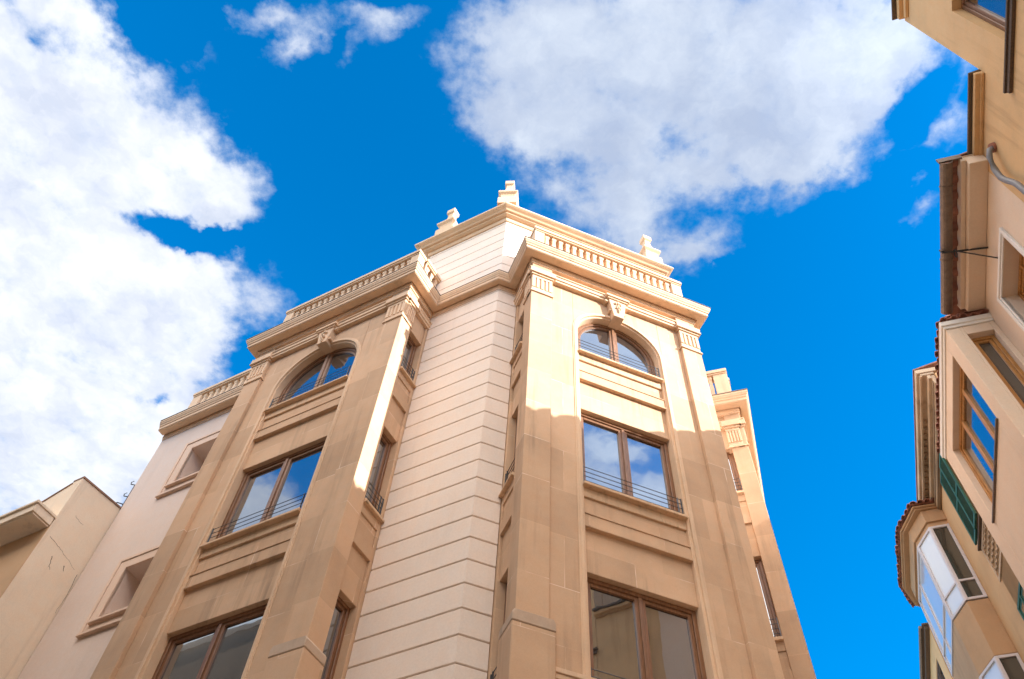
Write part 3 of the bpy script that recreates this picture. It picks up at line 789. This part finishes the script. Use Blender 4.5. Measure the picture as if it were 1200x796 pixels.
for i in range(5):
    a, b = EO[i], EO[i + 1]; d = (b - a).normalized(); tiles(r, [(a.x, a.y), (b.x, b.y)], [(-d.y, d.x)], 18.10, .50, .28, .185, .09, 1)
r.build('gallery_roof', M['terra'], gal)

# --- last house down the street
hz = thing('far_house', tuple(G(27, 8, 0)), 'narrow ochre house front with a brown window, farthest down the right side', 'house')
H0, H1, HA = 21.9, 34.0, 5.36
w = GM(); wall_with_holes(w, H0, H1, HA, HA + .4, 0, 17.80, [(22.55, 23.75, 15.6, 17.22)]); w.g(H0, H1, HA + .45, 12, 0, 17.7); w.build('house_wall', M['ochre'], hz)
casement(fG, 22.554, 23.746, 15.604, 17.216, -HA - .02, mat='darkwood', gl='glass_dim', parent=hz, rail=False)
c = GM(); c.g(H0 - .02, H1, 5.24, HA - .002, 17.70, 17.82); c.g(H0 - .04, H1, 5.20, 12, 17.822, 17.88); c.build('eave', M['darkwood'], hz)
c = GM(); c.tube([G(H0 + .1, 5.16, 17.86), G(H1, 5.16, 17.86)], .05, 8); c.build('gutter', M['zinc'], hz)

# --- house across the left-hand street (seen only in window reflections)
ob = thing('opposite_house', tuple(-nL * -3.0 - dL * 9), 'plain brown house across the street behind the viewer, mirrored in the lower windows', 'house')
fB = Frame(nL * 2.6, -dL, -nL)
w = MB()
x = 2.0
hol = [(3.4, 4.6), (6.6, 7.8), (9.8, 11.0), (13, 14.2), (16.2, 17.4)]
zz = [(9.0, 11.2), (5.4, 7.6), (12.4, 14.4), (15.8, 16.8), (17.8, 19.6)]
for h0, h1 in hol:
    w.box(fB, x, h0, -.4, 0, 0, 20.3); x = h1
    pz = 0
    for z0, z1 in sorted(zz): w.box(fB, h0, h1, -.4, 0, pz, z0); pz = z1
    w.box(fB, h0, h1, -.4, 0, pz, 20.3)
w.box(fB, x, 32, -.4, 0, 0, 20.3); w.box(fB, 2, 32, -6, -.45, 0, 20.2)
w.build('house_wall', M['brown'], ob)
for h0, h1 in hol:
    for z0, z1 in zz: casement(fB, h0 + .004, h1 - .004, z0 + .004, z1 - .004, -.15, parent=ob, rail=False, gl='glass_dim')
c = MB(); c.box(fB, 1.8, 32.2, -6, .22, 20.302, 20.42); c.box(fB, 2.0, 32, -.1, .12, 17.0, 17.2); c.build('eave', M['whitetrim'], ob)

# ------------------------------------------------------------------ ground
g = MB(); g.box(Frame((0, 0), (1, 0), (0, 1)), -400, 400, -400, 400, -.3, 0.0)
gr = g.build('ground', M['paving']); gr['kind'] = 'structure'; gr['label'] = 'pale stone street paving between the houses'

# ------------------------------------------------------------------ sun, sky, clouds
SUN_EL = 22.8; SX, SY = .913, -.408
sd = Vector((SX * cos(radians(SUN_EL)), SY * cos(radians(SUN_EL)), sin(radians(SUN_EL))))
sl = bpy.data.lights.new('sun', 'SUN'); sl.energy = 3.8; sl.angle = radians(.5); sl.color = (1.0, .965, .92)
so = bpy.data.objects.new('sun', sl); COL.objects.link(so); so.location = (40, -20, 60)
so.rotation_euler = (-sd).to_track_quat('-Z', 'Y').to_euler()

wd = bpy.data.worlds.new('World'); scene.world = wd; wd.use_nodes = True
nt = wd.node_tree; nt.nodes.clear()
wo = nt.nodes.new('ShaderNodeOutputWorld')
sky = nt.nodes.new('ShaderNodeTexSky'); sky.sky_type = 'NISHITA'; sky.sun_disc = False
sky.sun_elevation = radians(SUN_EL); sky.sun_rotation = atan2(SX, SY); sky.altitude = 50; sky.air_density = 1.0; sky.dust_density = .4; sky.ozone_density = 2.2
tc = nt.nodes.new('ShaderNodeTexCoord'); sep = nt.nodes.new('ShaderNodeSeparateXYZ'); nt.links.new(tc.outputs['Generated'], sep.inputs[0])
zc = mathn(nt, 'MAXIMUM', sep.outputs[2], .04)
cmb = nt.nodes.new('ShaderNodeCombineXYZ')
nt.links.new(mathn(nt, 'DIVIDE', sep.outputs[0], zc), cmb.inputs[0]); nt.links.new(mathn(nt, 'DIVIDE', sep.outputs[1], zc), cmb.inputs[1])
P = cmb.outputs[0]                                      # point of the cloud layer overhead
def vmath(op, a, b):
    m = nd(nt, 'ShaderNodeVectorMath', operation=op)
    for i, x in enumerate((a, b)):
        if isinstance(x, tuple): m.inputs[i].default_value = x
        else: nt.links.new(x, m.inputs[i])
    return m.outputs[0]
def cnoise(vec, scale, detail, rough=.6, lac=2.1):
    n = nd(nt, 'ShaderNodeTexNoise'); n.inputs['Scale'].default_value = scale; n.inputs['Detail'].default_value = detail; n.inputs['Roughness'].default_value = rough; n.inputs['Lacunarity'].default_value = lac
    nt.links.new(vec, n.inputs['Vector']); return n
w1 = cnoise(P, 7.0, 4); w2 = cnoise(vmath('ADD', P, (5.2, 1.3, .7)), 26.0, 5)
warp = vmath('ADD', vmath('MULTIPLY', vmath('SUBTRACT', w1.outputs['Color'], (.5, .5, .5)), (.10, .10, 0)),
             vmath('MULTIPLY', vmath('SUBTRACT', w2.outputs['Color'], (.5, .5, .5)), (.045, .045, 0)))
Q = vmath('ADD', P, warp)
BL = [(-0.689, 0.617, 0.48, 0.236, 1.933, 1.5), (-0.61, 0.346, 0.12, 0.10, 2.51, 0.8), (-0.425, 0.25, 0.075, 0.05, 2.6, -1.3), (-0.60, 0.275, 0.10, 0.06, 2.6, 0.7), (-0.501, 0.428, 0.121, 0.098, -2.988, 1.0), (-0.412, 0.449, 0.081, 0.071, 2.849, 0.9), (-0.692, 0.841, 0.333, 0.226, 2.157, 1.3), (-0.489, 0.626, 0.124, 0.095, 2.548, 0.9), (-0.598, 0.899, 0.225, 0.139, 2.051, 0.7), (-0.459, 0.709, 0.093, 0.06, 1.886, 0.5), (-0.375, 0.475, 0.051, 0.041, 2.181, 0.6), (-0.412, 0.578, 0.056, 0.044, 2.627, 0.55), (-0.35, 0.606, 0.061, 0.038, 2.382, 0.5), (-0.36, 0.649, 0.061, 0.031, 2.981, 0.45), (-0.281, 0.228, 0.073, 0.021, 3.134, 0.75), (-0.279, 0.268, 0.048, 0.018, 2.51, 0.6), (-0.323, 0.257, 0.023, 0.02, 2.459, 0.4), (-0.22, 0.283, 0.029, 0.017, 2.148, 0.42), (-0.189, 0.237, 0.03, 0.027, 2.531, 0.45), (-0.174, 0.213, 0.058, 0.015, 3.059, 0.5), (0.062, 0.255, 0.168, 0.105, -3.031, 1.1), (-0.024, 0.302, 0.09, 0.071, -2.704, 0.7), (0.031, 0.339, 0.093, 0.084, -2.761, 0.7), (0.21, 0.253, 0.167, 0.125, -3.068, 1.2), (0.323, 0.235, 0.136, 0.113, -2.493, 1.0), (0.409, 0.2, 0.105, 0.063, -3.077, 0.9), (0.482, 0.271, 0.064, 0.045, 0.951, 0.6), (0.344, 0.313, 0.085, 0.066, 2.685, 0.8), (0.284, 0.366, 0.08, 0.056, 2.852, 0.8), (0.09, 0.40, 0.12, 0.09, -2.138, 0.75), (0.157, 0.44, 0.10, 0.085, -2.464, 0.7), (0.234, 0.376, 0.081, 0.051, 2.699, 0.5), (0.233, 0.481, 0.065, 0.027, 2.477, 0.5), (0.216, 0.514, 0.045, 0.035, -3.092, 0.45), (-0.01, 0.219, 0.077, 0.037, 3.064, 0.6), (0.482, 0.365, 0.013, 0.012, 2.557, 0.5), (0.503, 0.401, 0.025, 0.017, 2.574, 0.55), (0.5, 0.421, 0.013, 0.01, -2.845, 0.3), (-0.468, 0.515, 0.055, 0.036, -3.04, -1.9), (-0.43, 0.535, 0.05, 0.025, 2.9, -1.2), (-0.566, 0.793, 0.07, 0.045, 2.459, -1.15), (-0.53, 0.80, 0.02, 0.016, 2.459, -.8), (-0.577, 0.282, 0.05, 0.03, -2.794, -1.1), (0.452, 0.258, 0.05, 0.035, 1.224, -1.3), (0.439, 0.295, 0.03, 0.02, -3.031, -0.3), (0.26, 0.352, 0.029, 0.018, 2.48, -0.5), (0.187, 0.347, 0.035, 0.023, 3.134, -0.3), (0.08, 0.406, 0.03, 0.028, 1.249, -0.3), (0.041, 0.392, 0.032, 0.025, 3.075, -0.35), (-0.391, 0.519, 0.039, 0.017, 3.001, -0.5),
      # clouds behind and beside the viewer, met by the window reflections
      (.60, -.68, .16, .11, .6, 1.5), (.50, -.43, .17, .09, .4, 1.5), (.78, -.56, .13, .07, 1.2, 1.5), (.64, -.54, .08, .03, .9, .9), (-1.15, -.05, .18, .15, 1.1, 2.4), (-.86, -.0, .12, .06, 2.9, 1.4), (1.3, .2, .5, .3, 1.2, .9), (-1.6, .6, .5, .5, .2, 1.0)]
acc = None
for x, y, a, b_, th, wt in BL:
    mp = nd(nt, 'ShaderNodeMapping'); mp.vector_type = 'TEXTURE'
    mp.inputs['Location'].default_value = (x, y, 0); mp.inputs['Rotation'].default_value = (0, 0, th); k = 1.25
    mp.inputs['Scale'].default_value = (a * k, b_ * k, 1)
    nt.links.new(Q, mp.inputs[0])
    gt = nd(nt, 'ShaderNodeTexGradient', gradient_type='SPHERICAL'); nt.links.new(mp.outputs[0], gt.inputs[0])
    t = mathn(nt, 'MULTIPLY', gt.outputs['Fac'], wt)
    acc = t if acc is None else mathn(nt, 'ADD', acc, t)
acc = mathn(nt, 'MINIMUM', acc, 1.1)
fb = cnoise(vmath('ADD', P, (1.7, 4.1, .3)), 16.0, 10, .62).outputs['Fac']
dens = mathn(nt, 'ADD', acc, mathn(nt, 'MULTIPLY', mathn(nt, 'MULTIPLY', mathn(nt, 'SUBTRACT', fb, .5), 1.7), mathn(nt, 'MULTIPLY', acc, 6.0, True)))
mr = nd(nt, 'ShaderNodeMapRange', interpolation_type='SMOOTHSTEP'); nt.links.new(dens, mr.inputs[0]); mr.inputs[1].default_value = .13; mr.inputs[2].default_value = .95
cover = mr.outputs[0]
# sky colour: deep polarised blue
gm = nd(nt, 'ShaderNodeGamma'); gm.inputs[1].default_value = 1.0; nt.links.new(sky.outputs[0], gm.inputs[0])
hs = nd(nt, 'ShaderNodeHueSaturation'); hs.inputs['Saturation'].default_value = 1.5; hs.inputs['Value'].default_value = .82; nt.links.new(gm.outputs[0], hs.inputs['Color'])
# cloud brightness: thick parts white, thin parts and undersides greyer
thick = nd(nt, 'ShaderNodeMapRange'); nt.links.new(dens, thick.inputs[0]); thick.inputs[1].default_value = .3; thick.inputs[2].default_value = 1.15
sh = cnoise(vmath('ADD', Q, (3.3, .4, .2)), 9.0, 6, .55).outputs['Fac']
cl = mix(nt, ramp(nt, sh, [(.35, 0.0), (.65, 1.0)]), (1.75, 1.9, 2.25), (2.65, 2.7, 2.8))
cl = mix(nt, thick.outputs[0], (1.55, 1.8, 2.3), cl)
# clouds towards the sun are lit through and far brighter
dt = nd(nt, 'ShaderNodeVectorMath', operation='DOT_PRODUCT'); nt.links.new(tc.outputs['Generated'], dt.inputs[0]); dt.inputs[1].default_value = tuple(sd)
fw = nd(nt, 'ShaderNodeMapRange', interpolation_type='SMOOTHSTEP'); nt.links.new(dt.outputs['Value'], fw.inputs[0]); fw.inputs[1].default_value = .42; fw.inputs[2].default_value = .95; fw.inputs[3].default_value = 1.0; fw.inputs[4].default_value = 2.0
cl = mix(nt, 1.0, cl, fw.outputs[0], 'MULTIPLY')
sx = nd(nt, 'ShaderNodeSeparateXYZ'); nt.links.new(Q, sx.inputs[0])     # the western cloud is thicker and whiter, the eastern one a thin greyish veil
ew = nd(nt, 'ShaderNodeMapRange', interpolation_type='SMOOTHSTEP'); nt.links.new(sx.outputs[0], ew.inputs[0]); ew.inputs[1].default_value = -.55; ew.inputs[2].default_value = .0; 
cl = mix(nt, 1.0, cl, mix(nt, ew.outputs[0], (.93, .935, .945), (.62, .68, .77)), 'MULTIPLY')
# unseen warm glow added behind the viewer as shade fill, with two open gaps
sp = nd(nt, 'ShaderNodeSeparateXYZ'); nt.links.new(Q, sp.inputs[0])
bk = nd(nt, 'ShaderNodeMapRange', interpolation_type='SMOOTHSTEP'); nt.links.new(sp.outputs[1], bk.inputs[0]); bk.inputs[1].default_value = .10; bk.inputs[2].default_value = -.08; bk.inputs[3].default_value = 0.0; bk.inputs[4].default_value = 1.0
fill_bank = bk.outputs[0]
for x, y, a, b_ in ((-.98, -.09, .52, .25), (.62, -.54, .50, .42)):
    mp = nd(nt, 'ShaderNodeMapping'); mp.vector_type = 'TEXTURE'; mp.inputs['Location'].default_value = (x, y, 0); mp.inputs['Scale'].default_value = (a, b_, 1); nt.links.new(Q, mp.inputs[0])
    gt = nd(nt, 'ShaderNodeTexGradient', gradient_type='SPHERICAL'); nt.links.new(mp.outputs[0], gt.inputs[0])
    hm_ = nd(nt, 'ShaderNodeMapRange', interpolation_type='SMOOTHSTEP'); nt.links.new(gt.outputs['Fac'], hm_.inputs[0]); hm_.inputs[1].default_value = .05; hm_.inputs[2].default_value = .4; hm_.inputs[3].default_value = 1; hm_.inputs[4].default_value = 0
    fill_bank = mathn(nt, 'MULTIPLY', fill_bank, hm_.outputs[0])
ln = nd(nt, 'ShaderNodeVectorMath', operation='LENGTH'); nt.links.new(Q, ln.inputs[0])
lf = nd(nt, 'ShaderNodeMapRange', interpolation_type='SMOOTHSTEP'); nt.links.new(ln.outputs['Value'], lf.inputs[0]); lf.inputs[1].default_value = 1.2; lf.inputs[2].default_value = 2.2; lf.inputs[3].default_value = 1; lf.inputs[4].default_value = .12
fill_bank = mathn(nt, 'MULTIPLY', fill_bank, lf.outputs[0])
fill_col = mix(nt, ramp(nt, sh, [(.3, 0.0), (.7, 1.0)]), (9.6, 8.8, 8.1), (12.4, 11.4, 10.6))
fin_ = mix(nt, fill_bank, mix(nt, cover, hs.outputs[0], cl), fill_col)
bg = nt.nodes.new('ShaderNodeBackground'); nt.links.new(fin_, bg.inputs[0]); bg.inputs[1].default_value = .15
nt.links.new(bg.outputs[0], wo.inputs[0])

# ------------------------------------------------------------------ camera
cam = bpy.data.cameras.new('camera'); co = bpy.data.objects.new('camera', cam); COL.objects.link(co)
R = Matrix(((.99670952, -.06806685, .04401173), (-.08105633, -.83698433, .54119044), (0, .5429771, .83974751)))
X, U, F = R[0], R[1], R[2]
co.matrix_world = Matrix(((X[0], U[0], -F[0], 0), (X[1], U[1], -F[1], 0), (X[2], U[2], -F[2], 1.6), (0, 0, 0, 1)))
cam.sensor_width = 36; cam.sensor_fit = 'HORIZONTAL'; cam.lens = 995.52 / 1200 * 36; cam.clip_end = 2000; cam.clip_start = .05
scene.camera = co
scene.view_settings.view_transform = 'Standard'; scene.view_settings.look = 'None'; scene.view_settings.exposure = 1.60; scene.view_settings.gamma = 1
scene.cycles.max_bounces = 8; scene.cycles.diffuse_bounces = 5
